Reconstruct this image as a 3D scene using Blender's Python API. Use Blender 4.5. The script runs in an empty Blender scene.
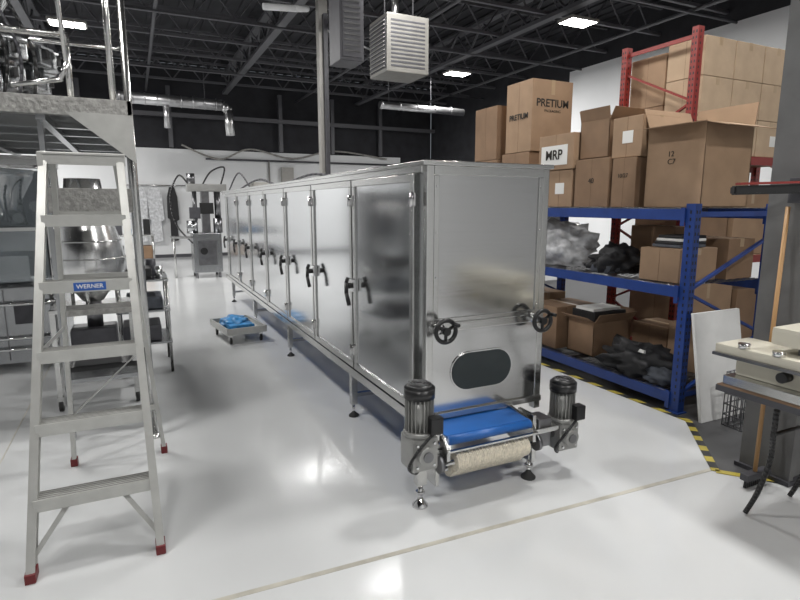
import bpy, bmesh, math, random
from mathutils import Vector, Matrix, noise
random.seed(7)
S=bpy.context.scene
# ------------------------------------------------------------ materials
def mat(name,col,metal=0.0,rough=0.5,var=0.0,scale=8.0,stretch=(1,1,1),bump=0.0,rvar=0.0,emit=0,alpha=1,trans=0,coat=0,col2=None):
    m=bpy.data.materials.new(name); m.use_nodes=True
    nt=m.node_tree; b=nt.nodes['Principled BSDF']
    c=(col[0],col[1],col[2],1)
    b.inputs['Base Color'].default_value=c
    b.inputs['Metallic'].default_value=metal
    b.inputs['Roughness'].default_value=rough
    b.inputs['Alpha'].default_value=alpha
    b.inputs['Transmission Weight'].default_value=trans
    b.inputs['Coat Weight'].default_value=coat
    if emit:
        b.inputs['Emission Color'].default_value=c
        b.inputs['Emission Strength'].default_value=emit
    if var or bump or rvar:
        tc=nt.nodes.new('ShaderNodeTexCoord'); mp=nt.nodes.new('ShaderNodeMapping')
        mp.inputs['Scale'].default_value=stretch
        nz=nt.nodes.new('ShaderNodeTexNoise'); nz.inputs['Scale'].default_value=scale
        nz.inputs['Detail'].default_value=4
        nt.links.new(tc.outputs['Object'],mp.inputs[0]); nt.links.new(mp.outputs[0],nz.inputs['Vector'])
        if var:
            r=nt.nodes.new('ShaderNodeValToRGB')
            d=col2 if col2 else tuple(max(0,x*(1-var)) for x in col)
            u=tuple(min(1,x*(1+var*.6)) for x in col)
            r.color_ramp.elements[0].position=.3; r.color_ramp.elements[1].position=.7
            r.color_ramp.elements[0].color=(*d,1); r.color_ramp.elements[1].color=(*u,1)
            nt.links.new(nz.outputs['Fac'],r.inputs[0]); nt.links.new(r.outputs[0],b.inputs['Base Color'])
        if rvar:
            mr=nt.nodes.new('ShaderNodeMapRange')
            mr.inputs['To Min'].default_value=max(.02,rough-rvar); mr.inputs['To Max'].default_value=rough+rvar
            nt.links.new(nz.outputs['Fac'],mr.inputs['Value']); nt.links.new(mr.outputs[0],b.inputs['Roughness'])
        if bump:
            bp=nt.nodes.new('ShaderNodeBump'); bp.inputs['Strength'].default_value=bump; bp.inputs['Distance'].default_value=.01
            nt.links.new(nz.outputs['Fac'],bp.inputs['Height']); nt.links.new(bp.outputs[0],b.inputs['Normal'])
    return m
M={}
M['steel']=mat('brushed_steel',(.62,.62,.61),1,.22,var=.05,scale=20,stretch=(1,1,12),rvar=.04)
M['door']=mat('door_steel',(.62,.63,.64),1,.13,scale=1.2,rvar=.05,stretch=(1,1,1))
M['panel']=mat('panel_steel',(.62,.62,.62),1,.15,scale=6,stretch=(.3,.3,25),rvar=.09)
M['chrome']=mat('polished_steel',(.70,.70,.70),1,.10)
M['vessel']=mat('vessel_steel',(.80,.80,.80),1,.22)
M['dsteel']=mat('dark_steel',(.22,.22,.23),1,.32,var=.2)
M['msteel']=mat('machine_steel',(.40,.41,.42),1,.25,var=.15,scale=3)
M['alu']=mat('aluminium',(.50,.50,.48),.5,.38,var=.08,scale=14)
M['alud']=mat('aluminium_groove',(.30,.30,.29),.4,.5)
M['black']=mat('black_plastic',(.012,.012,.013),0,.35)
M['rubber']=mat('rubber',(.02,.02,.02),0,.7)
M['red']=mat('red_plastic',(.14,.012,.015),0,.5)
M['redp']=mat('red_paint',(.24,.025,.02),0,.45)
M['blue']=mat('rack_blue',(.012,.045,.22),0,.4,var=.15)
M['belt']=mat('blue_belt',(.015,.11,.38),0,.4,var=.1)
M['mesh']=mat('belt_weave',(.78,.72,.60),.0,.6,var=.2,scale=60,bump=.3)
M['white']=mat('white_paint',(.77,.78,.79),0,.6,var=.04,scale=1)
M['lgrey']=mat('light_grey_paint',(.42,.43,.44),0,.6,var=.1,scale=1)
M['whitegl']=mat('white_board',(.70,.70,.69),0,.4,var=.05)
M['cream']=mat('cream_enamel',(.60,.57,.48),0,.35,var=.04)
M['grey']=mat('grey_enamel',(.34,.33,.31),.1,.45,var=.08)
M['hgrey']=mat('heater_grey',(.20,.195,.18),.2,.45,var=.1)
M['mgrey']=mat('motor_grey',(.34,.34,.33),.6,.4,var=.1)
M['dgrey']=mat('dark_grey_paint',(.07,.07,.08),.2,.5,var=.2)
M['conc']=mat('column_grey',(.15,.15,.15),0,.7,var=.3,scale=3,bump=.1)
M['ceil']=mat('ceiling_black',(.026,.026,.031),0,.8,var=.3,scale=3)
M['joist']=mat('joist_black',(.11,.11,.12),.1,.5)
M['duct']=mat('galvanised_duct',(.50,.50,.51),1,.35,var=.15,scale=10)
M['foil']=mat('foil',(.6,.6,.6),1,.3,bump=.6,scale=20)
M['cart1']=mat('cardboard',(.34,.225,.14),0,.8,var=.12,scale=5)
M['cart2']=mat('cardboard_dark',(.24,.15,.09),0,.8,var=.12,scale=5)
M['cart3']=mat('cardboard_light',(.48,.355,.24),0,.8,var=.1,scale=5)
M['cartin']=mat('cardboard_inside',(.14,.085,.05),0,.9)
M['tape']=mat('packing_tape',(.40,.29,.18),0,.3)
M['label']=mat('label_white',(.75,.75,.73),0,.6)
M['cloth']=mat('black_cloth',(.012,.012,.014),0,.6,bump=.4,scale=12)
M['gcloth']=mat('grey_cloth',(.10,.11,.13),0,.85,var=.3,bump=.4,scale=12)
M['bag']=mat('clear_plastic',(.75,.76,.78),0,.18,var=.35,scale=14,bump=.9,alpha=.75)
M['poly']=mat('polycarbonate',(.55,.63,.68),0,.08,alpha=.22)
M['wood']=mat('wood_handle',(.42,.24,.10),0,.5,var=.2,stretch=(1,1,.1))
M['tread']=mat('tread_plate',(.36,.355,.34),.8,.42,var=.25,scale=40,bump=.5)
M['led']=mat('led_panel',(1,.99,.96),emit=22)
M['window']=mat('viewing_window',(.02,.028,.03),0,.15)
M['text']=mat('print_ink',(.03,.025,.02),0,.8)
M['blueplastic']=mat('blue_wrap',(.03,.22,.50),0,.4,var=.5,scale=14,bump=.6)
M['blueline']=mat('label_blue',(.02,.10,.40),0,.5)
M['yellow']=mat('yellow_tag',(.7,.5,.03),0,.5)
M['floor']=mat('epoxy_floor',(.60,.61,.615),0,.12,var=.07,scale=.8,rvar=.04,coat=0)
M['fconc']=mat('concrete_floor',(.065,.065,.068),0,.5,var=.4,scale=2.5,rvar=.1)
M['seam']=mat('floor_seam',(.46,.44,.38),0,.5,var=.2)
hz=bpy.data.materials.new('hazard_stripe'); hz.use_nodes=True
nt=hz.node_tree;b=nt.nodes['Principled BSDF'];b.inputs['Roughness'].default_value=.5
tc=nt.nodes.new('ShaderNodeTexCoord');w=nt.nodes.new('ShaderNodeTexWave');w.bands_direction='DIAGONAL'
w.inputs['Scale'].default_value=2.6
r=nt.nodes.new('ShaderNodeValToRGB');r.color_ramp.interpolation='CONSTANT'
r.color_ramp.elements[0].color=(.02,.02,.02,1);r.color_ramp.elements[1].color=(.42,.34,.05,1);r.color_ramp.elements[1].position=.55
nt.links.new(tc.outputs['Object'],w.inputs['Vector']);nt.links.new(w.outputs['Fac'],r.inputs[0]);nt.links.new(r.outputs[0],b.inputs['Base Color'])
M['haz']=hz
# ------------------------------------------------------------ builder
class B:
    def __init__(s,name): s.n=name; s.bm=bmesh.new(); s.mats=[]
    def mi(s,m):
        m=M[m]
        if m not in s.mats: s.mats.append(m)
        return s.mats.index(m)
    def _add(s,tmp,m,smooth=False):
        i=s.mi(m)
        for f in tmp.faces: f.material_index=i; f.smooth=smooth
        me=bpy.data.meshes.new('t'); tmp.to_mesh(me); tmp.free(); s.bm.from_mesh(me); bpy.data.meshes.remove(me)
    def box(s,lo,hi,m,bev=0,rot=None,piv=None):
        t=bmesh.new(); bmesh.ops.create_cube(t,size=1)
        lo=Vector(lo);hi=Vector(hi);c=(lo+hi)/2;d=hi-lo
        for v in t.verts: v.co=Vector((v.co.x*d.x,v.co.y*d.y,v.co.z*d.z))+c
        if bev: bmesh.ops.bevel(t,geom=t.edges[:],offset=bev,segments=2,affect='EDGES',profile=.7)
        if rot is not None:
            p=Vector(piv) if piv else c
            for v in t.verts: v.co=rot@(v.co-p)+p
        s._add(t,m); return s
    def beam(s,p1,p2,w,d,m,side=(1,0,0),bev=0):
        p1=Vector(p1);p2=Vector(p2);z=(p2-p1);L=z.length;z.normalize()
        x=Vector(side);x=(x-z*x.dot(z)).normalized();y=z.cross(x)
        t=bmesh.new(); bmesh.ops.create_cube(t,size=1)
        for v in t.verts: v.co=Vector((v.co.x*w,v.co.y*d,v.co.z*L))
        if bev: bmesh.ops.bevel(t,geom=t.edges[:],offset=bev,segments=2,affect='EDGES')
        R=Matrix((x,y,z)).transposed(); c=(p1+p2)/2
        for v in t.verts: v.co=R@v.co+c
        s._add(t,m); return s
    def cyl(s,p1,p2,r,m,r2=None,seg=16,cap=True):
        p1=Vector(p1);p2=Vector(p2);z=p2-p1;L=z.length
        t=bmesh.new(); bmesh.ops.create_cone(t,cap_ends=cap,segments=seg,radius1=r,radius2=r if r2 is None else r2,depth=L)
        q=Vector((0,0,1)).rotation_difference(z.normalized()).to_matrix()
        c=(p1+p2)/2
        for v in t.verts: v.co=q@v.co+c
        i=s.mi(m)
        for f in t.faces: f.smooth=len(f.verts)==4
        for f in t.faces: f.material_index=i
        me=bpy.data.meshes.new('t'); t.to_mesh(me); t.free(); s.bm.from_mesh(me); bpy.data.meshes.remove(me)
        return s
    def sph(s,c,r,m,sc=(1,1,1),seg=14):
        t=bmesh.new(); bmesh.ops.create_uvsphere(t,u_segments=seg,v_segments=seg//2+2,radius=r)
        for v in t.verts: v.co=Vector((v.co.x*sc[0],v.co.y*sc[1],v.co.z*sc[2]))+Vector(c)
        s._add(t,m,True); return s
    def tube(s,pts,r,m,seg=10):
        for a,b in zip(pts[:-1],pts[1:]): s.cyl(a,b,r,m,seg=seg)
        for p in pts[1:-1]: s.sph(p,r,m,seg=seg)
        return s
    def cable(s,pts,r,m,n=8):
        P=[Vector(p) for p in pts]; out=[]
        for i in range(len(P)-1):
            p0=P[max(i-1,0)];p1=P[i];p2=P[i+1];p3=P[min(i+2,len(P)-1)]
            for k in range(n):
                t=k/n
                out.append(.5*((2*p1)+(p2-p0)*t+(2*p0-5*p1+4*p2-p3)*t*t+(3*p1-p0-3*p2+p3)*t**3))
        out.append(P[-1]); return s.tube(out,r,m,seg=6)
    def lathe(s,c,prof,m,seg=24,axis=None):
        t=bmesh.new();rings=[]
        for r,z in prof:
            r=max(r,.001)
            rings.append([t.verts.new((r*math.cos(2*math.pi*k/seg),r*math.sin(2*math.pi*k/seg),z)) for k in range(seg)])
        for a,b in zip(rings[:-1],rings[1:]):
            for k in range(seg): t.faces.new((a[k],a[(k+1)%seg],b[(k+1)%seg],b[k]))
        t.faces.new(rings[0][::-1]); t.faces.new(rings[-1])
        q=Matrix.Identity(3) if axis is None else Vector((0,0,1)).rotation_difference(Vector(axis).normalized()).to_matrix()
        for v in t.verts: v.co=q@v.co+Vector(c)
        bmesh.ops.recalc_face_normals(t,faces=t.faces[:])
        s._add(t,m,True); return s
    def torus(s,c,axis,R,r,m,seg=24,k=8):
        t=bmesh.new();rg=[]
        for i in range(seg):
            a=2*math.pi*i/seg
            rg.append([t.verts.new(((R+r*math.cos(2*math.pi*j/k))*math.cos(a),(R+r*math.cos(2*math.pi*j/k))*math.sin(a),r*math.sin(2*math.pi*j/k))) for j in range(k)])
        for i in range(seg):
            for j in range(k): t.faces.new((rg[i][j],rg[(i+1)%seg][j],rg[(i+1)%seg][(j+1)%k],rg[i][(j+1)%k]))
        q=Vector((0,0,1)).rotation_difference(Vector(axis).normalized()).to_matrix()
        for v in t.verts: v.co=q@v.co+Vector(c)
        s._add(t,m,True); return s
    def prism(s,pts,ext,m):
        t=bmesh.new(); vs=[t.verts.new(p) for p in pts]; f=t.faces.new(vs)
        g=bmesh.ops.extrude_face_region(t,geom=[f]); e=Vector(ext)
        for v in g['geom']:
            if isinstance(v,bmesh.types.BMVert): v.co+=e
        bmesh.ops.recalc_face_normals(t,faces=t.faces[:]); s._add(t,m); return s
    def blob(s,c,sc,m,amp=.25,fr=2.5,seed=0,sub=4):
        t=bmesh.new(); bmesh.ops.create_icosphere(t,subdivisions=sub,radius=1)
        for v in t.verts:
            p=v.co.copy(); k=1+amp*noise.noise(p*fr+Vector((seed,seed*2,0)))+amp*.5*noise.noise(p*fr*2.7+Vector((seed,0,0)))
            p=p*k; z=max(p.z,-.55)
            v.co=Vector((p.x*sc[0],p.y*sc[1],(z+.55)*sc[2]/1.55))+Vector(c)
        s._add(t,m,True); return s
    def done(s,parent=None):
        me=bpy.data.meshes.new(s.n)
        vs=[v.co for v in s.bm.verts]
        lo=Vector((min(v.x for v in vs),min(v.y for v in vs),min(v.z for v in vs)));hi=Vector((max(v.x for v in vs),max(v.y for v in vs),max(v.z for v in vs)))
        o0=Vector(((lo.x+hi.x)/2,(lo.y+hi.y)/2,lo.z))
        for v in s.bm.verts: v.co-=o0
        s.bm.to_mesh(me); s.bm.free()
        for m in s.mats: me.materials.append(m)
        o=bpy.data.objects.new(s.n,me); o.location=o0; S.collection.objects.link(o)
        return o
def text(body,loc,size,rot,m,parent,bold=0.0):
    c=bpy.data.curves.new('printed_text','FONT'); c.body=body; c.size=size; c.extrude=.0008; c.offset=bold
    c.align_x='CENTER'; c.align_y='CENTER'; c.materials.append(M[m])
    o=bpy.data.objects.new('printed_text',c); S.collection.objects.link(o)
    o.location=Vector(loc)-parent.location; o.rotation_euler=rot; o.parent=parent
FX=(math.radians(90),0,math.radians(-90)) # facing -X
FY=(math.radians(90),0,0)                # facing -Y
# ------------------------------------------------------------ room
XL,XR,YB,YF,ZC=-6.0,10.4,-6.0,19.0,5.9
f=B('floor'); f.box((XL,YB,-.2),(XR,YF,0),'floor')
f.prism([(3.74,9.5,0.0),(3.74,2.68,0.0),(3.17,2.06,0.0),(3.47,1.70,0.0),(5.2,-.2,0),(10.3,-.2,0),(10.3,9.5,0)],(0,0,.002),'fconc')
f.beam((-3,2.34,.0005),(7.0,1.92,.0005),.028,.002,'seam',side=(0,1,0))
f.beam((-.9,-5,.0005),(-.9,18,.0005),.008,.002,'seam',side=(1,0,0))
P=[(3.76,6.0),(3.76,2.68),(3.18,2.05),(3.48,1.70),(5.2,-.2)]
for a,b in zip(P[:-1],P[1:]):
    f.beam((*a,.0035),(*b,.0035),.05,.002,'haz',side=(b[1]-a[1],-(b[0]-a[0]),0))
f.done()
B('wall_back').box((XL,YF,0),(9.1,YF+.2,3.38),'white').box((XL,YF+.05,3.38),(XR,YF+.2,ZC),'ceil').box((9.1,YF,0),(XR,YF+.2,3.38),'ceil').done()
B('wall_left').box((XL-.2,YB,0),(XL,YF,3.0),'lgrey').box((XL-.2,YB,3.0),(XL,YF,ZC),'ceil').done()
B('wall_right').box((XR,YB,0),(XR+.2,11.6,5.02),'white').box((XR,11.6,0),(XR+.2,YF,5.02),'ceil').box((XR,YB,5.02),(XR+.2,YF,ZC),'ceil').done()
B('wall_front').box((XL,YB-.2,0),(XR,YB,3.6),'white').box((XL,YB-.2,3.6),(XR,YB,ZC),'ceil').done()
c=B('ceiling'); c.box((XL,YB,ZC),(XR,YF,ZC+.1),'ceil')
k=XL
while k<XR: c.box((k,YB,ZC-.04),(k+.08,YF,ZC),'ceil'); k+=.3
c.done()
B('baseboard_back').box((XL,YF-.02,0),(9.1,YF,.1),'dgrey').done()
j=B('ceiling_joists')
y=-4.6
while y<18.8:
    j.box((XL,y-.03,5.72),(XR,y+.03,5.78),'joist'); j.box((XL,y-.035,5.2),(XR,y+.035,5.26),'joist')
    x=XL+.1;up=True
    while x<XR-.5:
        a=(x,y,5.22 if up else 5.75);b2=(x+.4,y,5.75 if up else 5.22)
        j.cyl(a,b2,.018,'joist',seg=5,cap=False); x+=.4;up=not up
    y+=1.5
for x in (-1.6,2.9,7.4):
    j.box((x-.08,YB,5.12),(x+.08,YF,5.19),'joist'); j.box((x-.08,YB,5.65),(x+.08,YF,5.72),'joist')
    y=YB+.1;up=True
    while y<YF-.6:
        j.cyl((x,y,5.15 if up else 5.7),(x,y+.55,5.7 if up else 5.15),.025,'joist',seg=6,cap=False); y+=.55;up=not up
for x in (0.6,5.2,9.2): j.cyl((x,YB,5.05),(x,YF,5.05),.035,'joist',seg=8)
for y in (7.2,11.2,15.5): j.cyl((XL,y,5.0),(XR,y,5.0),.025,'joist',seg=8)
for x,y in ((4.6,18.8),(6.4,18.8),(1.2,18.8),(8.2,18.8),(-1.2,18.8)): j.box((x-.06,y-.06,3.4),(x+.06,y+.06,5.2),'joist')
j.box((XL,18.7,4.3),(XR,18.82,4.42),'joist')
j.done()
# ------------------------------------------------------------ LED high bays
def lamp(x,y,z=4.95,p=88):
    o=B('led_highbay_light')
    o.box((x-.32,y-.2,z),(x+.32,y+.2,z+.05),'grey',.008)
    for k in (-.2,0,.2): o.box((x+k-.085,y-.18,z-.006),(x+k+.085,y+.18,z),'led')
    for sx in (-.25,.25): o.cyl((x+sx,y,z+.05),(x+sx,y,ZC-.05),.004,'joist',seg=5)
    ob=o.done()
    l=bpy.data.lights.new('led_area','AREA'); l.shape='RECTANGLE'; l.size=.6; l.size_y=.36; l.energy=p; l.color=(1,.985,.96)
    lo=bpy.data.objects.new('led_area',l); S.collection.objects.link(lo); lo.location=(0,0,-.03); lo.parent=ob
for x,y,p in [(-.85,12.5,210),(7.63,8.36,95),(7.72,12.76,220),(3.4,6.3,90),(-.85,8.0,95),(3.4,2.6,80),(7.6,3.6,85),(-.85,3.6,75),(-.85,-.8,85),(3.4,-.8,85),(3.4,-4.2,90),(-4.5,6,80),(-4.6,12.5,150),(-4.4,16.5,210)]:  # final pair hangs out of frame, added to brighten the far end
    lamp(x,y,p=p)
# ------------------------------------------------------------ cooling tunnel
X0,X1,Y0,Y1,Zb,Zt=1.43,2.26,2.65,10.1,.42,1.88
o=B('cooling_tunnel')
o.box((X0+.02,Y0+.03,Zb),(X1-.02,Y1,Zt-.02),'steel')
o.box((X0-.03,Y0-.015,Zt-.02),(X1+.02,Y1+.02,Zt+.005),'steel',.004)
for x in (X0,X1-.045): 
    o.box((x,Y0,Zb-.05),(x+.045,Y0+.05,Zt-.02),'steel',.004)
zs=.99
o.box((X0+.045,Y0+.006,zs),(X1-.045,Y0+.03,Zt-.02),'panel')
o.box((X0+.045,Y0-.004,Zt-.07),(X1-.045,Y0+.012,Zt-.02),'steel',.003)
for x in (X0+.045,X1-.075): o.box((x,Y0-.002,zs),(x+.03,Y0+.012,Zt-.07),'steel',.003)
for x in (X0+.06,X1-.06):
    for z in (1.05,1.25,1.5,1.75): o.cyl((x,Y0-.006,z),(x,Y0,z),.006,'chrome',seg=8)
o.box((X0+.045,Y0-.012,zs-.05),(X1-.045,Y0+.02,zs),'steel',.006)
o.box((X0+.045,Y0-.004,zs+.0),(X1-.045,Y0+.012,zs+.025),'steel',.003)
o.box((X0+.045,Y0+.004,Zb+.03),(X1-.045,Y0+.03,zs-.045),'panel')
o.box((X0+.0,Y0-.012,Zb-.0),(X1,Y0+.03,Zb+.035),'steel',.003)
def stadium(cx,cz,w,h,y,n=12):
    pts=[];r=h/2;a=w/2-r
    for k in range(n+1): t=-math.pi/2+math.pi*k/n; pts.append((cx+a+r*math.cos(t),y,cz+r*math.sin(t)))
    for k in range(n+1): t=math.pi/2+math.pi*k/n; pts.append((cx-a+r*math.cos(t),y,cz+r*math.sin(t)))
    return pts
o.prism(stadium(1.81,.685,.435,.235,Y0-.003),(0,.01,0),'chrome')
o.prism(stadium(1.81,.685,.42,.22,Y0-.006),(0,.01,0),'window')
dy=.985; y=Y0+.09; DX=X0-.02
for i in range(7):
    a=y+i*dy+.012; b2=y+(i+1)*dy-.012
    z0,z1=Zb+.03,Zt-.06
    o.box((DX,a,z0),(X0+.02,b2,z1),'door')
    w=.045
    o.box((DX-.012,a,z0),(DX,b2,z0+w),'steel',.003); o.box((DX-.012,a,z1-w),(DX,b2,z1),'steel',.003)
    o.box((DX-.012,a,z0+w),(DX,a+w,z1-w),'steel',.003); o.box((DX-.012,b2-w,z0+w),(DX,b2,z1-w),'steel',.003)
    for zz in (z0+.14,z1-.14):
        o.cyl((DX-.024,a+.0,zz-.04),(DX-.024,a+.0,zz+.04),.012,'chrome',seg=10)
        o.box((DX-.020,a-.03,zz-.035),(DX-.012,a+.045,zz+.035),'chrome',.002)
    hy=b2-.03; hz_=1.08
    o.box((DX-.03,hy-.03,hz_-.045),(DX-.012,hy+.05,hz_+.045),'chrome',.004)
    o.cyl((DX-.07,hy,hz_),(DX-.02,hy,hz_),.022,'black',seg=12)
    o.tube([(DX-.06,hy-.0,hz_+.06),(DX-.075,hy,hz_+.02),(DX-.085,hy-.03,hz_-.05),(DX-.08,hy-.07,hz_-.13)],.015,'black',seg=8)
o.box((X0-.03,Y0+.02,Zb-.045),(X0+.0,Y1,Zb+.015),'steel',.003)
o.box((X0-.02,Y0+.03,Zt-.055),(X0+.02,Y1,Zt-.02),'steel',.002)
o.box((X1-.03,Y0+.03,Zb-.045),(X1+.01,Y1,Zb+.0),'steel',.003)
o.box((X0+.06,Y0-.0,.345),(X1-.24,Y1-.1,.36),'belt')
for k in range(8):
    yy=Y0+.3+k*.98
    o.cyl((X0+.05,yy,.34),(X1-.2,yy,.34),.02,'chrome',seg=10)
for k in range(4):
    yy=[3.9,5.86,7.8,9.7][k]
    for x in (X0+.03,X1-.06):
        o.box((x-.025,yy-.025,.10),(x+.025,yy+.025,Zb),'steel',.003)
        o.cyl((x,yy,.02),(x,yy,.10),.012,'chrome',seg=10); o.lathe((x,yy,0),[(.04,0),(.04,.012),(.018,.03),(.012,.04)],'rubber',seg=16)
    o.box((X0+.05,yy-.02,.16),(X1-.08,yy+.02,.19),'steel')
# outfeed
cx0,cx1=1.43,2.03
for x in (cx0,cx1-.02):
    o.prism([(x,2.40,.35),(x,2.44,.40),(x,2.66,.43),(x,2.66,.24),(x,2.5,.2),(x,2.40,.28)],(.02,0,0),'steel')
o.box((cx0+.02,2.44,.385),(cx1-.02,2.66,.41),'belt',.003)
o.cyl((cx0+.02,2.435,.382),(cx1-.02,2.435,.382),.026,'belt',seg=18)
o.box((cx0-.005,2.38,.335),(cx1+.005,2.40,.345),'steel')
mx0,mx1=cx0+.06,cx1-.05
n=44
for k in range(n):
    xx=mx0+(mx1-mx0)*(k+.5)/n
    zz=.0025*(k%2)
    o.torus((xx,2.43,.255+zz),(1,0,0),.052,.0055,'mesh',seg=16,k=5)
    o.cyl((xx,2.385,.245),(xx,2.47,.15),.005,'mesh',seg=5); 
o.cyl((mx0,2.43,.255),(mx1,2.43,.255),.050,'mesh',seg=20)
o.cyl((mx0,2.50,.185),(mx1,2.50,.185),.045,'mesh',seg=20)
o.cyl((cx0-.02,2.43,.255),(cx1+.04,2.43,.255),.014,'chrome',seg=10)
o.cyl((cx0-.02,2.50,.185),(cx1+.04,2.50,.185),.014,'chrome',seg=10)
for x in (cx0-.03,cx1+.03):
    o.cyl((x-.01,2.43,.26),(x+.01,2.43,.26),.05,'dsteel',seg=20); o.cyl((x-.01,2.50,.35),(x+.01,2.50,.35),.035,'dsteel',seg=18)
    o.box((x-.012,2.45,.12),(x+.012,2.6,.42),'steel',.003)
for x,yy in ((1.32,2.50),(2.07,2.50)):
    o.box((x-.028,yy-.028,.13),(x+.028,yy+.028,.36),'steel',.004)
    o.cyl((x,yy,.02),(x,yy,.13),.014,'chrome',seg=12)
    o.lathe((x,yy,0),[(.045,0),(.045,.01),(.02,.035),(.014,.05)],'rubber' if x>2 else 'chrome',seg=18)
    o.cyl((x,yy,.075),(x,yy,.09),.026,'chrome',seg=6)
o.box((1.30,2.47,.30),(1.46,2.53,.36),'steel',.003)
def motor(x,yy,zb,h):
    s=h/.48
    zg=zb+.20*s
    o.box((x-.075,yy-.075,zb+.02),(x+.075,yy+.075,zg),'mgrey',.015)
    o.cyl((x,yy-.105,zb+.11*s),(x,yy+.09,zb+.11*s),.05,'mgrey',seg=20); o.cyl((x,yy-.112,zb+.11*s),(x,yy-.10,zb+.11*s),.028,'dsteel',seg=16)
    for ax in (-.05,.05):
        for az in (.05,.17): o.cyl((x+ax,yy-.085,zb+az*s),(x+ax,yy-.07,zb+az*s),.008,'chrome',seg=6)
    o.cyl((x,yy,zg),(x,yy,zg+.03),.085,'mgrey',seg=24)
    z1=zg+.03;z2=zb+h-.075
    o.cyl((x,yy,z1),(x,yy,z2),.062,'mgrey',seg=20)
    for k in range(22):
        a=2*math.pi*k/22; d=Vector((math.cos(a),math.sin(a),0))
        o.beam(Vector((x,yy,z1))+d*.068,Vector((x,yy,z2))+d*.068,.018,.004,'mgrey',side=d)
    o.box((x+.01,yy-.12,z1+.0),(x+.08,yy-.06,z1+.09),'black',.008)
    o.cyl((x,yy,z2),(x,yy,z2+.055),.082,'black',seg=24); o.cyl((x,yy,z2+.055),(x,yy,z2+.075),.082,'black',r2=.06,seg=24)
    for k in range(3): o.torus((x,yy,z2+.077),(0,0,1),.02+.016*k,.0025,'dsteel',seg=20,k=4)
    o.cable([(x+.03,yy-.1,z1+.0),(x-.06,yy-.11,z1-.07),(x-.09,yy-.06,zb+.05),(x,yy+.02,zb-.03),(x+.06,yy+.1,zb+.02)],.009,'black')
motor(1.28,2.44,.255,.48)
motor(2.33,2.52,.13,.46)
o.cyl((2.05,2.52,.25),(2.3,2.52,.25),.03,'chrome',seg=14); o.cyl((1.30,2.46,.36),(1.45,2.46,.36),.03,'chrome',seg=14)
o.box((2.10,2.46,.2),(2.2,2.58,.38),'dsteel',.01); o.box((2.06,2.44,.30),(2.24,2.60,.33),'steel',.004)
for x in (1.50,2.17):
    zc=.965;yc=Y0-.10
    o.cyl((x,yc-.005,zc),(x,Y0,zc),.014,'chrome',seg=12); o.cyl((x,Y0-.04,zc),(x,Y0,zc),.03,'chrome',seg=16)
    o.torus((x,yc,zc),(0,1,0),.062,.013,'black'); o.cyl((x,yc-.02,zc),(x,yc+.02,zc),.022,'black',seg=14)
    for k in range(3):
        a=k*2.094+.5; o.cyl((x,yc,zc),(x+.06*math.cos(a),yc,zc+.06*math.sin(a)),.01,'black',seg=8)
    o.cyl((x+.045,yc-.06,zc+.04),(x+.045,yc,zc+.04),.011,'black',seg=10)
o.cable([(1.6,9.6,1.89),(1.7,8.4,2.02),(1.75,7.3,1.91),(1.9,6.3,2.0),(2.1,5.6,1.91)],.015,'dgrey')
o.cable([(1.5,9.9,1.89),(1.55,9.2,2.15),(1.6,8.6,1.93)],.012,'dgrey')
o.box((1.7,8.8,Zt),(2.0,9.2,Zt+.12),'grey',.01)
o.done()
# ------------------------------------------------------------ step ladder
o=B('step_ladder')
ZT=1.90
FL=(Vector((-.53,2.71,.03)),Vector((-.385,3.33,ZT))); FR=(Vector((0,2.69,.03)),Vector((-.045,3.33,ZT)))
RL=(Vector((-.46,3.89,.03)),Vector((-.36,3.42,ZT-.03))); RR=(Vector((.07,3.85,.03)),Vector((-.07,3.42,ZT-.03)))
for a,b2 in (FL,FR):
    o.beam(a,b2,.025,.075,'alu',bev=.002)
    for e in (-.035,.035): 
        d=Vector((0,e,0)); o.beam(a+d+Vector((0,0,0)),b2+d,.036,.006,'alu')
    o.box(a-Vector((.022,.045,.03)),a+Vector((.022,.045,.015)),'red',.006)
for a,b2 in (RL,RR):
    o.beam(a,b2,.025,.045,'alu',bev=.002); o.box(a-Vector((.02,.03,.03)),a+Vector((.02,.03,.02)),'red',.006)
def at(r,z): a,b2=r; return a+(b2-a)*((z-a.z)/(b2.z-a.z))
for k in range(1,6):
    z=.02+k*.316; a=at(FL,z);b2=at(FR,z)
    o.box((a.x,a.y-.045,z-.008),(b2.x,a.y+.05,z),'alu',.002)
    o.box((a.x,a.y-.05,z-.055),(b2.x,a.y-.042,z+.002),'alu',.002); o.box((a.x,a.y+.045,z-.035),(b2.x,a.y+.05,z),'alu')
    for q in range(5): o.box((a.x+.02,a.y-.032+q*.018,z),(b2.x-.02,a.y-.028+q*.018,z+.002),'alud')
    if k==1:
        o.beam((a.x+.16,a.y,z-.02),at(FL,.08),.022,.005,'alu'); o.beam((b2.x-.16,a.y,z-.02),at(FR,.08),.022,.005,'alu')
for z in (.35,.8,1.25,1.6):
    a=at(RL,z);b2=at(RR,z); o.beam(a,b2,.03,.012,'alu',side=(0,0,1))
a=at(RL,.35);b2=at(RR,.8); o.beam(a,b2,.022,.005,'alu',side=(0,1,0))
for r1,r2,z in ((FL,RL,.95),(FR,RR,.95)): o.beam(at(r1,z),at(r2,z),.004,.022,'alu')
o.box((-.41,3.28,ZT-.01),(-.02,3.50,ZT+.012),'alu',.005); o.box((-.41,3.28,ZT-.05),(-.02,3.29,ZT),'alu',.002)
a=at(FL,1.284); o.box((-.29,a.y-.053,1.236),(-.15,a.y-.05,1.276),'blueline')
o.box((-.41,3.27,ZT-.06),(-.385,3.40,ZT),'alu')
lad=o.done()
text('WERNER',(-.22,a.y-.054,1.256),.029,FY,'label',lad,.0004)
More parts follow.
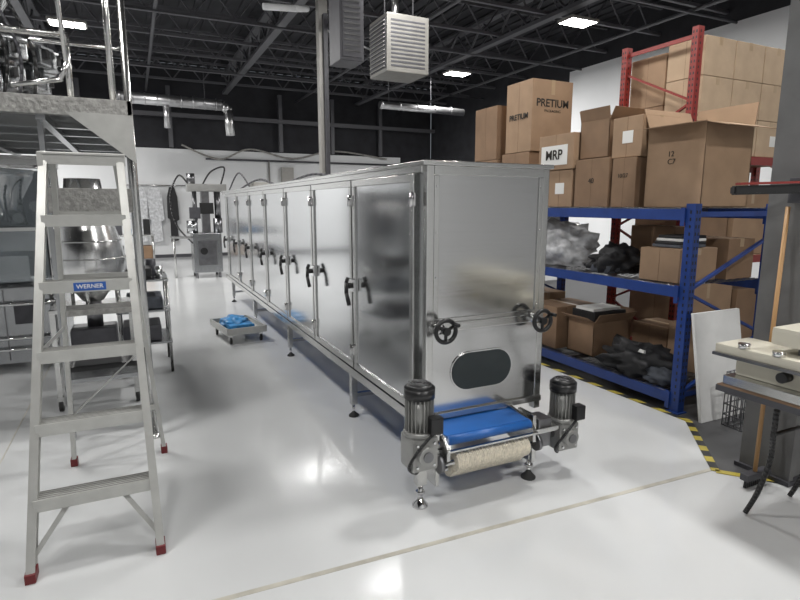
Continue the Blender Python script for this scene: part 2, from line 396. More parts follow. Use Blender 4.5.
# ------------------------------------------------------------ work platform
o=B('work_platform')
o.box((-2.4,4.12,2.27),(.02,7.3,2.30),'tread'); 
o.box((-2.4,4.10,2.20),(.04,4.13,2.31),'tread',.003); o.box((.01,4.10,2.20),(.04,7.3,2.31),'tread',.003)
for y in (4.7,5.2,5.8,6.5,7.2): o.box((-2.4,y,2.19),(.01,y+.06,2.27),'msteel')
for x in (-1.8,-1.1,-.5): o.box((x,4.13,2.17),(x+.05,7.3,2.22),'msteel')
o.prism([(-.34,4.095,2.22),(.04,4.095,2.22),(.04,4.095,1.92)],(0,.012,0),'alu')
for x,y in ((.02,4.15),(-2.35,4.15),(.02,7.22),(-2.35,7.22)):
    o.cyl((x,y,.0),(x,y,3.4),.024,'steel',seg=14); o.lathe((x,y,0),[(.05,0),(.05,.012),(.025,.03)],'steel',seg=16)
o.cyl((-.065,4.15,2.3),(-.065,4.15,3.4),.02,'steel',seg=12)
for z in (2.68,3.36):
    o.tube([(-2.35,7.22,z),(-2.35,4.15,z)],.019,'steel'); o.tube([(-2.35,4.15,z),(-.3 if z<3 else .02,4.15,z)],.019,'steel')
o.tube([(-.3,4.15,2.31),(-.3,4.15,2.68)],.019,'steel')
o.tube([(-.34,4.05,3.36),(-.30,4.05,2.5),(-.34,4.06,2.40),(-.6,4.07,2.35)],.014,'steel')
for z in (2.8,3.36): o.tube([(.02,5.0,z),(.02,7.22,z),(-2.35,7.22,z)],.019,'steel')
for x in (-.50,.0):
    o.box((x-.015,4.30,.02),(x+.015,4.36,2.2),'msteel')
o.box((-.50,4.28,1.60),(.0,4.52,1.76),'tread',.004)
o.box((-.50,4.28,.90),(.0,4.52,.94),'tread',.004)
o.box((-.50,4.30,.42),(.0,4.50,.45),'msteel',.004)
o.done()
# multihead weigher
o=B('multihead_weigher')
cx,cy=-1.05,6.45
o.lathe((cx,cy,2.55),[(.30,0),(.30,.2),(.22,.3),(.22,.45),(.5,.5),(.12,.72),(.0,.75)],'msteel')
for x,y in ((-.35,-.35),(.35,-.35),(-.35,.35),(.35,.35)): o.cyl((cx+x,cy+y,2.31),(cx+x*.7,cy+y*.7,2.66),.03,'steel')
for k in range(12):
    a=2*math.pi*k/12; d=Vector((math.cos(a),math.sin(a),0));p=Vector((cx,cy,0))
    for zz,rr in ((2.78,.36),(2.98,.44)):
        R=Matrix.Rotation(a,3,'Z'); q=p+d*rr+Vector((0,0,zz))
        o.box(q-Vector((.06,.075,.075)),q+Vector((.06,.075,.075)),'msteel',.015,rot=R)
        o.box(q-Vector((.07,.02,.02))+d*.07,q+Vector((.02,.02,.06))+d*.07,'black',.004,rot=R)
    o.beam(p+d*.2+Vector((0,0,3.12)),p+d*.52+Vector((0,0,3.05)),.16,.02,'msteel',side=(-d.y,d.x,0))
o.lathe((cx,cy,3.3),[(.04,0),(.18,.22),(.26,.28)],'chrome')
o.tube([(cx-.6,cy-.5,2.31),(cx-.6,cy-.5,3.6),(cx+.1,cy-.1,3.6)],.025,'steel')
for k in range(6): o.cable([(cx+.3-k*.12,cy-.5,2.35),(cx+.38-k*.1,cy-.58,2.9),(cx+.2-k*.1,cy-.5,3.4)],.014,['black','dgrey'][k%2])
o.done()
# bagging machine below
o=B('packaging_machine')
x0,x1,y0,y1=-2.3,-.70,6.4,7.1
o.box((x0,y0,.1),(x1,y1,.86),'msteel',.01)
for x in (x0+.75,): o.box((x-.004,y0-.004,.14),(x+.004,y0+.002,.84),'dsteel')
for x in (x0+.68,x0+.82): o.box((x-.012,y0-.03,.45),(x+.012,y0-.002,.6),'black',.004)
for x in (x1-.5,x1-.1): o.box((x-.006,y0-.006,.14),(x+.006,y0,.84),'dsteel')
o.box((x1-.42,y0-.05,.5),(x1-.2,y0,.72),'dgrey',.01); o.tube([(x1-.05,y0-.06,.2),(x1-.05,y0-.06,.7),(x1-.6,y0-.06,.7)],.018,'chrome')
for z in (.25,.36): o.tube([(x1-.65,y0-.05,z),(x1-.1,y0-.05,z),(x1-.1,y0-.05,.85)],.014,'chrome')
for x in (x0+.06,x1-.06):
    for y in (y0+.06,y1-.06):
        o.cyl((x,y,0),(x,y,.1),.025,'steel'); o.box((x-.025,y-.025,.86),(x+.025,y+.025,2.05),'steel',.003)
o.box((x0,y0,2.03),(x1,y1,2.08),'steel'); 
o.box((x0+.1,y0+.05,.9),(x1-.1,y0+.058,2.0),'poly'); o.box((x1-.06,y0+.1,.9),(x1-.052,y1-.1,2.0),'poly')
for z in (1.4,): o.box((x0+.06,y0+.03,z),(x1-.06,y0+.07,z+.035),'steel')
o.box((x1-.75,y0+.03,.9),(x1-.71,y0+.07,2.03),'steel')
o.box((x0+.2,y0+.3,.86),(x1-.3,y1-.1,1.2),'msteel',.02)
o.box((x1-.55,y0+.15,1.15),(x1-.15,y0+.35,1.45),'dgrey',.01); o.box((x1-.52,y0+.14,1.2),(x1-.2,y0+.15,1.4),'msteel')
for k in range(9): o.cyl((x0+.2+k*.15,y0+.4,1.1),(x0+.2+k*.15,y0+.4,1.4+.12*(k%3)),.035,['chrome','black','dsteel'][k%3]); o.cyl((x0+.2+k*.15,y0+.3,1.4+.12*(k%3)),(x0+.2+k*.15,y0+.45,1.4+.12*(k%3)),.05,'dsteel')
o.lathe((x1-.45,y0+.4,1.5),[(.08,0),(.1,.1),(.26,.42),(.26,.5)],'vessel')
for k in range(8): o.cable([(x0+.3+k*.15,y0+.25,1.3),(x0+.4+k*.13,y0+.15,1.7),(x0+.5+k*.12,y0+.25,1.95)],.012,['black','blueline','dgrey','black'][k%4])
o.box((x0+.1,y0+.55,.9),(x1-.1,y0+.57,2.0),'dgrey')
o.done()
# tank and process skid behind
o=B('process_skid')
x0,x1,y0,y1=-3.6,-1.0,9.2,10.2
o.box((x0,y0+.4,.12),(x1,y1,1.9),'dsteel',.01)
for x in (x0+.05,x0+1.1,x1-.05):
    o.box((x-.03,y0,0),(x+.03,y0+.06,2.3),'steel'); o.box((x-.03,y1-.06,0),(x+.03,y1,2.3),'steel')
o.box((x0,y0,2.26),(x1,y1,2.32),'steel'); o.box((x0,y0,.4),(x1,y0+.4,.44),'steel')
for k in range(3):
    xx=x0+.45+k*.82
    o.lathe((xx,y0+.22,.44),[(.05,0),(.06,.12),(.24,.34),(.25,.4),(.25,1.15),(.2,1.25),(.05,1.3)],'vessel',seg=28)
    o.tube([(xx,y0+.2,1.74),(xx,y0+.2,2.0),(xx+.3,y0+.2,2.0),(xx+.3,y0+.2,.6)],.022,'steel')
o.box((x1-.4,y0-.12,1.1),(x1-.05,y0,1.55),'dgrey',.01)
o.done()
# unseen dark cabinets by the left wall, added to darken tunnel door reflections
for y0 in (10.9,12.4,14.2):
    o=B('unseen_reflection_cabinet')
    x0,x1,y1=-5.7,-5.0,y0+1.2
    o.box((x0,y0,.08),(x1,y1,2.1),'dgrey' if y0!=12.4 else 'msteel',.015); o.box((x0+.03,y0+.03,0),(x1-.03,y1-.03,.08),'black')
    o.box((x1,y0+.595,.12),(x1+.004,y0+.605,2.06),'black'); 
    for yy in (y0+.5,y0+.7): o.box((x1,yy-.01,1.0),(x1+.03,yy+.01,1.2),'chrome',.004)
    o.box((x1,y0+.12,1.5),(x1+.01,y0+.42,1.75),'window'); 
    for k in range(3): o.cyl((x1,y0+.15+k*.1,1.38),(x1+.02,y0+.15+k*.1,1.38),.018,['red','yellow','black'][k])
    o.done()
# hopper vessel on stand
o=B('stainless_hopper_stand')
cx,cy=-.36,5.25
o.lathe((cx,cy,.86),[(.08,0),(.12,.06),(.22,.14),(.265,.22),(.275,.34),(.25,.48),(.19,.68),(.15,.84),(.13,1.0),(.0,1.0)],'vessel',seg=36)
for zz,rr in ((1.08,.268),(1.22,.277),(1.36,.247),(1.56,.182)): o.torus((cx,cy,zz),(0,0,1),rr,.006,'steel',seg=36)
o.box((cx-.30,cy-.25,.80),(cx+.30,cy+.25,.83),'steel',.004); o.cyl((cx,cy,.62),(cx,cy,.87),.06,'dsteel')
for k in range(3):
    a=k*2.09+.4; o.cyl((cx+.2*math.cos(a),cy+.2*math.sin(a),.83),(cx+.2*math.cos(a),cy+.2*math.sin(a),1.05),.014,'steel',seg=8)
o.box((cx-.18,cy-.15,.45),(cx+.16,cy+.15,.64),'dgrey',.02); o.box((cx-.24,cy-.28,.24),(cx+.32,cy+.26,.27),'steel'); 
o.box((cx-.2,cy-.26,.27),(cx+.3,cy+.2,.36),'black',.02)
for x in (-.28,.28):
    for y in (-.23,.23):
        o.box((cx+x-.018,cy+y-.018,.11),(cx+x+.018,cy+y+.018,.83),'steel',.002)
        o.cyl((cx+x-.015,cy+y,.045),(cx+x+.015,cy+y,.045),.045,'rubber',seg=16); o.box((cx+x-.022,cy+y-.02,.045),(cx+x+.022,cy+y+.02,.12),'steel')
o.box((cx-.33,cy-.24,.5),(cx-.30,cy+.24,.52),'steel')
o.done()
# side cart with trays
o=B('utility_cart')
cx,cy=.02,6.1
for x in (-.22,.22):
    for y in (-.3,.3):
        o.cyl((cx+x,cy+y,.1),(cx+x,cy+y,.95),.014,'steel'); o.cyl((cx+x-.012,cy+y,.05),(cx+x+.012,cy+y,.05),.05,'rubber',seg=16)
for z in (.3,.62,.92): o.box((cx-.24,cy-.32,z),(cx+.24,cy+.32,z+.02),'msteel',.004)
o.box((cx-.18,cy-.2,.94),(cx+.1,cy+.1,1.04),'black',.02); o.box((cx-.15,cy-.25,.64),(cx+.18,cy+.2,.76),'gcloth',.03)
o.box((cx-.2,cy-.25,.32),(cx+.15,cy+.2,.48),'dgrey',.03)
o.cyl((cx+.1,cy+.15,.94),(cx+.1,cy+.15,1.1),.05,'dgrey'); o.cyl((cx+.16,cy-.2,.94),(cx+.16,cy-.2,1.06),.035,'chrome')
o.done()
# background bench with parts
o=B('stainless_workbench')
x0,x1,y0,y1=-1.0,.45,15.6,16.3
o.box((x0,y0,.86),(x1,y1,.9),'steel',.005); o.box((x0+.05,y0+.05,.25),(x1-.05,y1-.05,.28),'steel')
for x in (x0+.05,x1-.05):
    for y in (y0+.05,y1-.05): o.cyl((x,y,0),(x,y,.86),.025,'steel')
for k in range(6): o.box((x0+.1+k*.22,y0+.15,.9),(x0+.26+k*.22,y0+.45,1.05+.12*(k%3)),['gcloth','label','dgrey','blueplastic','msteel','black'][k],.01)
for k in range(4): o.box((x0+.1+k*.33,y0+.1,.28),(x0+.38+k*.33,y1-.1,.5+.1*(k%2)),['gcloth','dgrey','whitegl','cart2'][k],.01)
o.done()
# filling machine in far background
o=B('filling_machine')
cx,cy=1.46,13.5
o.box((cx-.30,cy-.3,.12),(cx+.32,cy+.35,1.02),'msteel',.015)
for x in (-.25,.25):
    for y in (-.25,.3): o.cyl((cx+x,cy+y,0),(cx+x,cy+y,.12),.03,'dsteel')
o.box((cx-.2,cy-.32,.3),(cx+.2,cy-.3,.85),'dsteel'); o.cyl((cx-.08,cy-.36,.62),(cx-.08,cy-.31,.62),.08,'black')
o.box((cx-.05,cy-.1,1.02),(cx+.12,cy+.15,2.05),'dsteel',.01)
o.box((cx-.35,cy-.2,1.95),(cx+.5,cy+.15,2.12),'mgrey',.02); o.cyl((cx-.25,cy-.05,2.1),(cx-.25,cy-.05,2.35),.09,'dsteel'); o.cyl((cx+.3,cy-.05,1.35),(cx+.3,cy-.05,1.95),.07,'dsteel')
o.cyl((cx-.2,cy-.1,1.3),(cx-.2,cy-.1,1.95),.05,'dsteel'); o.cyl((cx-.28,cy-.1,1.02),(cx-.28,cy-.1,1.3),.12,'msteel')
o.cyl((cx+.28,cy-.1,1.02),(cx+.28,cy-.1,1.35),.10,'dsteel')
o.box((cx-.1,cy-.16,1.45),(cx+.2,cy-.1,1.7),'black',.01)
o.box((cx-.75,cy-.15,.9),(cx-.3,cy+.15,.95),'steel'); o.cyl((cx-.68,cy,0),(cx-.68,cy,.9),.025,'steel')
o.box((cx-.35,cy-.45,1.35),(cx-.12,cy-.35,1.6),'dgrey',.01)
o.cable([(cx+.4,cy,2.1),(cx+.5,cy,2.5),(cx+.2,cy,2.4),(cx,cy,2.1)],.02,'black')
o.cable([(cx-.3,cy-.1,2.1),(cx-.5,cy,2.3),(cx-.7,cy,1.8),(cx-.6,cy,1.2),(cx-.3,cy-.2,.8)],.02,'black')
o.done()
# coats on wall rail
o=B('coat_rail')
o.cyl((-.3,18.93,2.25),(1.75,18.93,2.25),.02,'steel',seg=8)
for x in (-.2,.7,1.6): o.box((x-.02,18.91,2.23),(x+.02,18.998,2.27),'steel')
o.done()
for x,m,w in ((.15,'bag',.42),(.62,'bag',.34),(1.12,'cloth',.24)):
    o=B('hanging_coat' if m=='cloth' else 'hanging_plastic_sheet')
    pts=[(x-w*.3,18.78,2.2),(x+w*.3,18.78,2.2),(x+w*.62,18.78,1.9),(x+w*.7,18.78,1.2),(x+w*.4,18.78,1.15),(x+w*.5,18.78,.55),(x-w*.45,18.78,.5),(x-w*.4,18.78,1.2),(x-w*.7,18.78,1.25),(x-w*.62,18.78,1.9)]
    o.prism(pts,(0,.08,0),m); o.cyl((x,18.86,2.19),(x,18.905,2.24),.008,'steel',seg=6); o.done()
# dolly
o=B('platform_dolly')
R=Matrix.Rotation(math.radians(8),3,'Z'); cx,cy=1.10,7.0;pv=(cx,cy,0)
o.box((cx-.26,cy-.38,.12),(cx+.22,cy+.38,.15),'alu',.004,rot=R,piv=pv)
for z1 in ((-.26,-.38,.22,-.36),(-.26,.36,.22,.38),(-.26,-.38,-.24,.38),(.2,-.38,.22,.38)):
    o.box((cx+z1[0],cy+z1[1],.15),(cx+z1[2],cy+z1[3],.20),'alu',rot=R,piv=pv)
o.blob((cx-.05,cy+.05,.15),(.17,.27,.12),'blueplastic',seed=3)
o.box((cx-.2,cy-.3,.15),(cx+.1,cy-.1,.22),'blueplastic',.02,rot=R,piv=pv)
for x in (-.2,.17):
    for y in (-.3,.3):
        q=R@Vector((x,y,0))+Vector(pv); o.cyl(q+Vector((-.012,0,.045)),q+Vector((.012,0,.045)),.045,'rubber',seg=14); o.box(q+Vector((-.02,-.02,.05)),q+Vector((.02,.02,.12)),'steel')
o.done()
# ------------------------------------------------------------ columns, ducts
o=B('support_column'); o.box((2.84,8.9,0),(2.99,9.05,5.1),'grey',.01); o.box((2.72,8.78,0),(3.11,9.17,.03),'grey'); o.box((2.9,8.82,1.9),(2.96,8.9,4.6),'dgrey'); o.done()
o=B('support_column')
o.box((3.39,1.74,.03),(3.43,2.04,5.1),'conc'); o.box((3.70,1.74,.03),(3.74,2.04,5.1),'conc'); o.box((3.43,1.86,.03),(3.70,1.90,5.1),'conc')
o.box((3.43,1.76,.03),(3.7,1.86,5.1),'conc',.01)
o.box((3.37,1.73,0.004),(3.77,2.06,.03),'dgrey'); o.done()
o=B('ceiling_duct')
o.cyl((-.2,15,4.15),(2.2,15,4.12),.13,'duct'); 
for k in range(9): o.torus((-.1+k*.27,15,4.15-k*.003),(1,0,0),.132,.012,'duct',seg=20,k=5)
o.tube([(2.2,15,4.12),(2.35,15,4.02),(2.38,15,3.4)],.11,'foil',seg=14); o.tube([(.9,15,4.1),(.9,15,3.5)],.07,'duct')
for x in (0,1.8): o.cyl((x,15,4.25),(x,15,5.2),.006,'joist',seg=5)
o.done()
o=B('ceiling_duct'); o.cyl((5.75,13.2,4.12),(8.2,13.2,4.1),.09,'duct'); 
for k in range(5): o.torus((5.8+k*.5,13.2,4.12),(1,0,0),.092,.012,'duct',seg=20,k=5)
for x in (6,7.2): o.cyl((x,13.2,4.2),(x,13.2,5.2),.006,'joist',seg=5)
o.done()
o=B('unit_heater')
x0,x1,y0,y1,z0,z1=3.25,3.89,7.2,7.8,3.45,4.2
o.box((x0,y0,z0),(x1,y1,z1),'hgrey',.012)
for k in range(12):
    z=z0+.07+k*.053
    o.box((x0-.03,y0+.05,z),(x0+.0,y1-.05,z+.01),'grey',rot=Matrix.Rotation(-.5,3,'Y'))
    o.box((x0+.06,y0-.004,z),(x1-.06,y0,z+.022),'dgrey')
for x in (x0+.1,x1-.1): o.cyl((x,y0+.3,z1),(x,y0+.3,5.15),.01,'joist',seg=6)
o.box((x0-.01,y0+.04,z0+.05),(x0,y1-.04,z1-.05),'dgrey')
o.tube([(x0+.35,y1-.1,z1),(x0+.35,y1-.1,4.6),(x0-.5,y1-.1,4.7)],.05,'foil'); o.done()
o=B('electrical_junction_panel')
o.box((2.30,6.42,3.32),(2.60,6.8,4.15),'dgrey',.01); o.box((2.33,6.41,3.36),(2.57,6.42,4.1),'dgrey',.004)
for k in range(10): o.box((2.35,6.405,3.42+k*.06),(2.55,6.41,3.44+k*.06),'black')
for y in (6.5,6.7): o.cyl((2.4,y,4.15),(2.4,y,5.1),.012,'joist',seg=6)
o.done()
o=B('ceiling_pipe'); o.tube([(2.0,9.0,4.62),(2.5,9.0,4.66),(2.75,9.2,4.75)],.05,'white'); o.tube([(3.1,9.3,4.5),(4.5,10,4.4),(5.6,11,4.4)],.02,'duct'); 
o.cable([(3.1,9.3,4.5),(3.4,9.5,4.3),(4.1,9.6,4.6),(5,9.8,4.35),(5.6,11,4.4)],.018,'dgrey'); 
for p in ((2.1,9.0,4.62),(3.2,9.35,4.5)): o.cyl(p,(p[0],p[1],5.2),.008,'joist',seg=5)
o.done()
o=B('wall_conduit')
o.cable([(1.5,18.9,3.5),(2.6,18.9,3.1),(3.6,18.9,3.45),(5,18.9,3.2),(6.5,18.9,3.5),(8.5,18.9,3.3)],.03,'grey'); o.cyl((2.2,18.93,3.1),(9,18.93,3.1),.03,'dgrey')
for x in (4.2,6.1): o.cyl((x,18.93,0),(x,18.93,3.1),.03,'grey')
o.box((4.6,18.8,2.4),(5.0,18.998,2.9),'grey'); o.done()
# ------------------------------------------------------------ pallet racks
def rack(name,xa,xb,ys,levels,ztop,m,axis='Y',mesh=True):
    o=B(name)
    def P(a,b,z): return (a,b,z) if axis=='Y' else (b,a,z)
    def bx(a0,b0,z0,a1,b1,z1,mm):
        p=P(a0,b0,z0);q=P(a1,b1,z1); o.box(p,q,mm)
    for y in ys:
        for x in (xa,xb-.07):
            bx(x,y,0.003,x+.07,y+.08,ztop,m)
            bx(x-.02,y-.015,0.003,x+.09,y+.095,.012,m)
            z=.1
            while z<ztop-.05:
                bx(x+.014,y-.002,z,x+.026,y+.001,z+.025,'black'); bx(x+.046,y-.002,z,x+.058,y+.001,z+.025,'black')
                bx(x-.002,y+.03,z,x+.001,y+.042,z+.025,'black'); z+=.055
        z=.15;s=0
        while z+.4<ztop:
            o.beam(P(xa+.05,y+.04,z),P(xb-.05,y+.04,z+.4),.03,.02,m,side=P(0,1,0)) if s==0 else o.beam(P(xb-.05,y+.04,z),P(xa+.05,y+.04,z+.4),.03,.02,m,side=P(0,1,0))
            s=1-s; z+=.42
        bx(xa+.05,y+.03,.12,xb-.05,y+.05,.16,m); bx(xa+.05,y+.03,ztop-.1,xb-.05,y+.05,ztop-.06,m)
    for ya,yb in zip(ys[:-1],ys[1:]):
        for z in levels:
            for x in (xa-.012,xb-.04):
                bx(x,ya+.08,z-.085,x+.045,yb,z-.0,m)
                bx(x-.006,ya+.075,z-.13,x+.0,ya+.11,z+.01,m); bx(x-.006,yb-.03,z-.13,x,yb+.005,z+.01,m)
            if mesh:
                y=ya+.1
                while y<yb: o.cyl(P(xa-.01,y,z+.004),P(xb,y,z+.004),.003,'dsteel',seg=4,cap=False); y+=.05
                x=xa
                while x<xb: o.cyl(P(x,ya+.08,z+.004),P(x,yb,z+.004),.003,'dsteel',seg=4,cap=False); x+=.1
                for q in (.25,.5,.75): bx(xa,ya+(yb-ya)*q,z-.03,xb-.03,ya+(yb-ya)*q+.04,z,'dsteel')
            else: bx(xa,ya+.08,z-.02,xb-.03,yb,z+.001,'cart2')
    return o.done()
rack('blue_pallet_rack',3.80,4.85,[2.81,5.30,7.75],[.16,1.02,1.62],1.66,'blue')
rack('red_pallet_rack',3.85,4.78,[5.02,7.5],[1.1,2.16],3.35,'redp',axis='X',mesh=False)
# ------------------------------------------------------------ cartons
def carton(x,y,z,w,d,h,m='cart1',open_=False,label=0,rz=0,tape=True,fk=.42,angs=(.5,1.2,.95,1.3)):
    o=B('cardboard_box'); c=(x+w/2,y+d/2,z); R=Matrix.Rotation(math.radians(rz),3,'Z')
    if not open_:
        o.box((x,y,z),(x+w,y+d,z+h),m,.006,rot=R,piv=c)
        if tape: 
            o.box((x+w/2-.025,y-.001,z+h*.8),(x+w/2+.025,y+d+.001,z+h+.001),'tape',rot=R,piv=c)
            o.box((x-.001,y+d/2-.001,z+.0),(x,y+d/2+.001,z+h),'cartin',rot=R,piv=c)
    else:
        t=.008
        o.box((x,y,z),(x+w,y+d,z+t),m,rot=R,piv=c)
        o.box((x,y,z),(x+t,y+d,z+h),m,rot=R,piv=c); o.box((x+w-t,y,z),(x+w,y+d,z+h),m,rot=R,piv=c)
        o.box((x,y,z),(x+w,y+t,z+h),m,rot=R,piv=c); o.box((x,y+d-t,z),(x+w,y+d,z+h),m,rot=R,piv=c)
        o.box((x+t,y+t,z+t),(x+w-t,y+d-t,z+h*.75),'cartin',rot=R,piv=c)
        fl=fk*min(w,d)
        def flap(p,q,dirv,ang):
            p=Vector(p);q=Vector(q);dv=Vector(dirv)*math.cos(ang)*fl+Vector((0,0,math.sin(ang)*fl))
            pts=[p,q,q+dv,p+dv]; pts=[R@(v-Vector(c))+Vector(c) for v in pts]
            nrm=(pts[1]-pts[0]).cross(pts[2]-pts[1]).normalized()*.006
            o.prism(pts,nrm,m)
        Z=z+h
        flap((x,y,Z),(x,y+d,Z),(-1,0,0),angs[0]); flap((x+w,y,Z),(x+w,y+d,Z),(1,0,0),angs[1])
        flap((x,y,Z),(x+w,y,Z),(0,-1,0),angs[2]); flap((x,y+d,Z),(x+w,y+d,Z),(0,1,0),angs[3])
    if label==1: o.box((x-.002,y+d*.3,z+h*.35),(x,y+d*.65,z+h*.65),'label',rot=R,piv=c)
    if label==2: o.box((x+w*.5,y-.002,z+h*.3),(x+w*.85,y,z+h*.6),'label',rot=R,piv=c)
    return o.done()
zt=1.632
b=carton(3.91,2.86,zt,.56,.52,.64,'cart1',open_=True,fk=.34,angs=(-.15,1.45,-.25,1.2))
text('12\n C7',(3.907,3.15,2.02),.06,FX,'text',b)
b=carton(3.86,3.44,zt,.5,.26,.42,'cart2'); text('10/27',(3.857,3.58,1.9),.05,FX,'text',b)
carton(3.88,3.42,zt+.425,.45,.32,.34,'cart1',label=1)
b=carton(3.86,3.74,zt,.5,.42,.44,'cart2'); text('40',(3.857,3.95,1.87),.07,FX,'text',b)
carton(3.90,3.80,zt+.445,.42,.36,.34,'cart2',open_=True,fk=.3,angs=(1.4,1.2,1.1,1.3))
carton(3.86,4.20,zt,.5,.36,.36,'cart1',label=1)
b=carton(3.84,4.18,zt+.365,.42,.50,.34,'cart1')
o=B('shipping_label'); o.box((3.836,4.26,zt+.41),(3.839,4.64,zt+.60),'label'); lb=o.done(); lb.location-=b.location; lb.parent=b
text('MRP',(3.834,4.45,zt+.505),.13,FX,'text',b,.003)
carton(3.86,4.62,zt,.5,.36,.28,'cart2')
carton(3.98,5.02,zt,.56,.5,.60,'cart2')
b=carton(3.98,5.0,zt+.605,.56,.46,.76,'cart1'); text('PRETIUM',(3.977,5.23,2.62),.085,FX,'text',b,.002); text('PRETIUM',(4.26,4.997,2.75),.115,FY,'text',b,.002); text('PACKAGING',(4.26,4.997,2.67),.04,FY,'text',b)
carton(3.95,5.58,zt,.6,.5,.55,'cart2'); carton(3.95,5.60,zt+.555,.6,.46,.62,'cart2')
carton(4.0,6.2,zt,.6,.5,.45,'cart1')
carton(4.45,3.55,zt,.36,.5,.6,'cart2'); carton(4.42,4.15,zt,.4,.5,.7,'cart1')
zm=1.032
o=B('plastic_bag_pile'); o.blob((4.13,4.66,zm),(.28,.42,.42),'bag',amp=.5,fr=3,seed=5); o.done()
o=B('bagged_parts_pile'); o.blob((4.1,3.78,zm),(.26,.20,.24),'cloth',amp=.5,fr=3,seed=9); o.box((3.86,3.66,zm),(4.1,3.9,zm+.07),'gcloth',.02); o.done()
b=carton(3.86,2.98,zm,.5,.36,.27,'cart1',rz=4)
carton(4.44,2.95,zm,.34,.5,.34,'cart2'); carton(4.48,3.5,zm,.30,.5,.42,'cart2')
carton(4.0,5.5,zm,.6,.6,.45,'cart1'); carton(4.0,6.2,zm,.6,.6,.4,'cart2')
o=B('folded_garment_stack')
for k in range(4): o.box((3.93+.01*k,3.02,zm+.275+k*.025),(4.25,3.28-.01*k,zm+.298+k*.025),['gcloth','cloth','label','cloth'][k],.008)
o.done()
zl=.172
carton(3.86,4.32,zl,.55,.42,.44,'cart2'); carton(3.92,4.82,zl,.5,.40,.5,'cart1')
carton(3.98,3.92,zl,.5,.36,.34,'cart2',open_=True,fk=.3); carton(4.40,3.0,zl,.38,.42,.42,'cart1'); carton(4.44,3.46,zl,.34,.4,.34,'cart2')
o=B('cable_tray_stack'); o.box((4.0,3.94,zl+.345),(4.42,4.25,zl+.44),'cloth',.01); o.box((4.0,3.96,zl+.442),(4.36,4.2,zl+.47),'label',.004); o.done()
o=B('black_garment_pile'); o.blob((4.03,3.40,zl),(.24,.38,.24),'cloth',amp=.5,fr=2.6,seed=2); o.blob((3.98,3.1,zl),(.16,.16,.14),'gcloth',amp=.5,fr=2.6,seed=4,sub=3)
o.box((3.95,3.3,zl+.17),(4.1,3.45,zl+.20),'label',.004,rot=Matrix.Rotation(.3,3,'Y')); o.done()
carton(3.95,5.5,zl,.6,.7,.5,'cart1')
zr=2.165
for i in range(3):
    for k in range(3):
        b=carton(5.15+i*.47,3.86,zr+k*.375,.455,.42,.37,'cart3',label=2 if (i==2 and k==0) else 0)
for k in range(2): carton(5.15,4.30,zr+k*.53,.6,.45,.525,'cart2' if k==0 else 'cart1')
carton(5.2,3.9,1.105,.6,.7,.6,'cart2'); carton(5.9,3.9,1.105,.6,.7,.7,'cart1'); carton(6.6,3.9,1.105,.6,.7,.6,'cart2')
carton(5.2,3.9,0.003,.8,.7,.8,'cart1'); carton(6.1,3.9,0.003,.8,.7,.7,'cart2')
# ------------------------------------------------------------ right side things
o=B('white_foam_board')
o.prism([(3.80,2.60,.004),(4.34,2.60,.004),(4.34,2.745,.83),(3.80,2.745,.83)],(0,.025,0),'whitegl'); o.done()
o=B('wire_basket')
bx0,bx1,by0,by1,bh=3.92,4.26,2.24,2.52,.42
for k in range(9):
    x=bx0+(bx1-bx0)*k/8
    for y in (by0,by1): o.cyl((x,y,.01),(x,y,bh),.004,'dsteel',seg=5)
for k in range(7):
    y=by0+(by1-by0)*k/6
    for x in (bx0,bx1): o.cyl((x,y,.01),(x,y,bh),.004,'dsteel',seg=5)
    o.cyl((bx0,y,.01),(bx1,y,.01),.004,'dsteel',seg=5)
for k in range(6):
    z=.01+(bh-.01)*k/5
    o.tube([(bx0,by0,z),(bx1,by0,z),(bx1,by1,z),(bx0,by1,z),(bx0,by0,z)],.005,'dsteel',seg=5)
o.done()
o=B('folding_table')
TX0,TX1,TY0,TY1,TZ=2.72,3.28,.55,1.80,.72
o.box((TX0,TY0,TZ-.03),(TX1,TY1,TZ),'cart2',.006); o.box((TX0-.004,TY0,TZ-.035),(TX0+.01,TY1,TZ-.004),'dgrey',.003)
for y in (TY0+.2,TY1-.22):
    for x in (TX0+.10,TX1-.06):
        o.cable([(x+.02,y-.03,TZ-.03),(x+.03,y-.02,.52),(x+.10,y+.02,.33),(x+.08,y+.05,.14),(x+.04,y+.08,.013)],.014,'black')
    o.cyl((TX0+.12,y-.02,.5),(TX1-.04,y-.02,.5),.01,'black')
o.done()
o=B('band_sealer_machine')
z=TZ
o.box((2.74,.7,z+.001),(3.1,1.78,z+.05),'steel',.004)
o.box((2.80,.72,z+.05),(3.06,1.76,z+.16),'cream',.015)
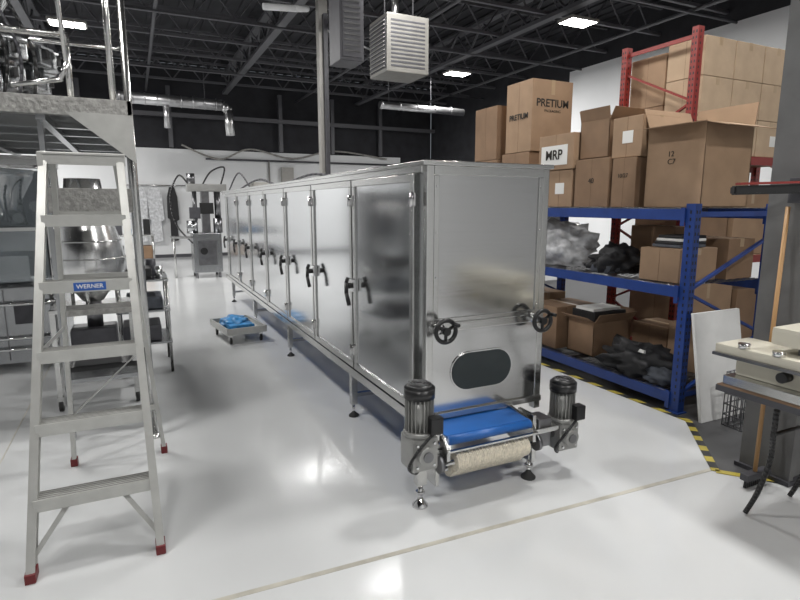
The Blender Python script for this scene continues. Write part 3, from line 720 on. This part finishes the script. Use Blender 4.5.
o.box((2.74,.72,z+.16),(3.02,1.84,z+.21),'cream',.01)
o.box((2.80,.72,z+.25),(3.06,1.60,z+.34),'cream',.02)
o.box((2.86,.74,z+.2),(3.02,1.5,z+.26),'dsteel')
for k in range(6):
    y=.85+k*.17; o.cyl((2.76,y,z+.21),(2.76,y,z+.235),.028,'chrome',seg=14)
o.cyl((2.745,1.50,z+.11),(2.80,1.50,z+.11),.026,'black',seg=16); o.cyl((2.75,1.25,z+.11),(2.80,1.25,z+.11),.02,'black',seg=16)
o.box((2.72,.72,z+.15),(2.745,1.84,z+.165),'dsteel')
for k in range(3): o.box((2.795,.85+k*.11,z+.09),(2.80,.91+k*.11,z+.13),['red','black','yellow'][k])
o.done()
o=B('push_broom'); o.cyl((3.22,1.84,.07),(3.345,1.90,1.64),.012,'wood',seg=10); o.box((3.12,1.815,.05),(3.34,1.865,.09),'dgrey',.006)
for k in range(11): o.cyl((3.14+k*.018,1.84,.006),(3.14+k*.018,1.84,.055),.012,'black',r2=.007,seg=5)
o.done()
o=B('striped_bracket_arm')  # black bracket with a red stripe; its mounting on the column is made up
o.beam((3.02,2.02,1.73),(3.385,1.80,1.74),.05,.06,'black',side=(0,0,1),bev=.008); o.beam((3.02,1.99,1.765),(3.385,1.77,1.775),.012,.06,'redp',side=(0,0,1))
o.box((3.33,1.76,1.66),(3.388,1.90,1.80),'dgrey',.005)
o.done()
# ------------------------------------------------------------ world + camera
w=bpy.data.worlds.new('world'); S.world=w; w.use_nodes=True
w.node_tree.nodes['Background'].inputs[0].default_value=(.5,.55,.6,1); w.node_tree.nodes['Background'].inputs[1].default_value=.3
S.view_settings.view_transform='Standard'; S.view_settings.exposure=0.08
cd=bpy.data.cameras.new('camera'); cam=bpy.data.objects.new('camera',cd); S.collection.objects.link(cam)
cd.sensor_width=36; cd.lens=36*550/800; cd.clip_start=.05; cd.clip_end=100
cam.location=(0,0,1.65); cam.rotation_euler=(math.radians(90)-math.atan(95/550),0,math.radians(-25.57))
S.camera=cam
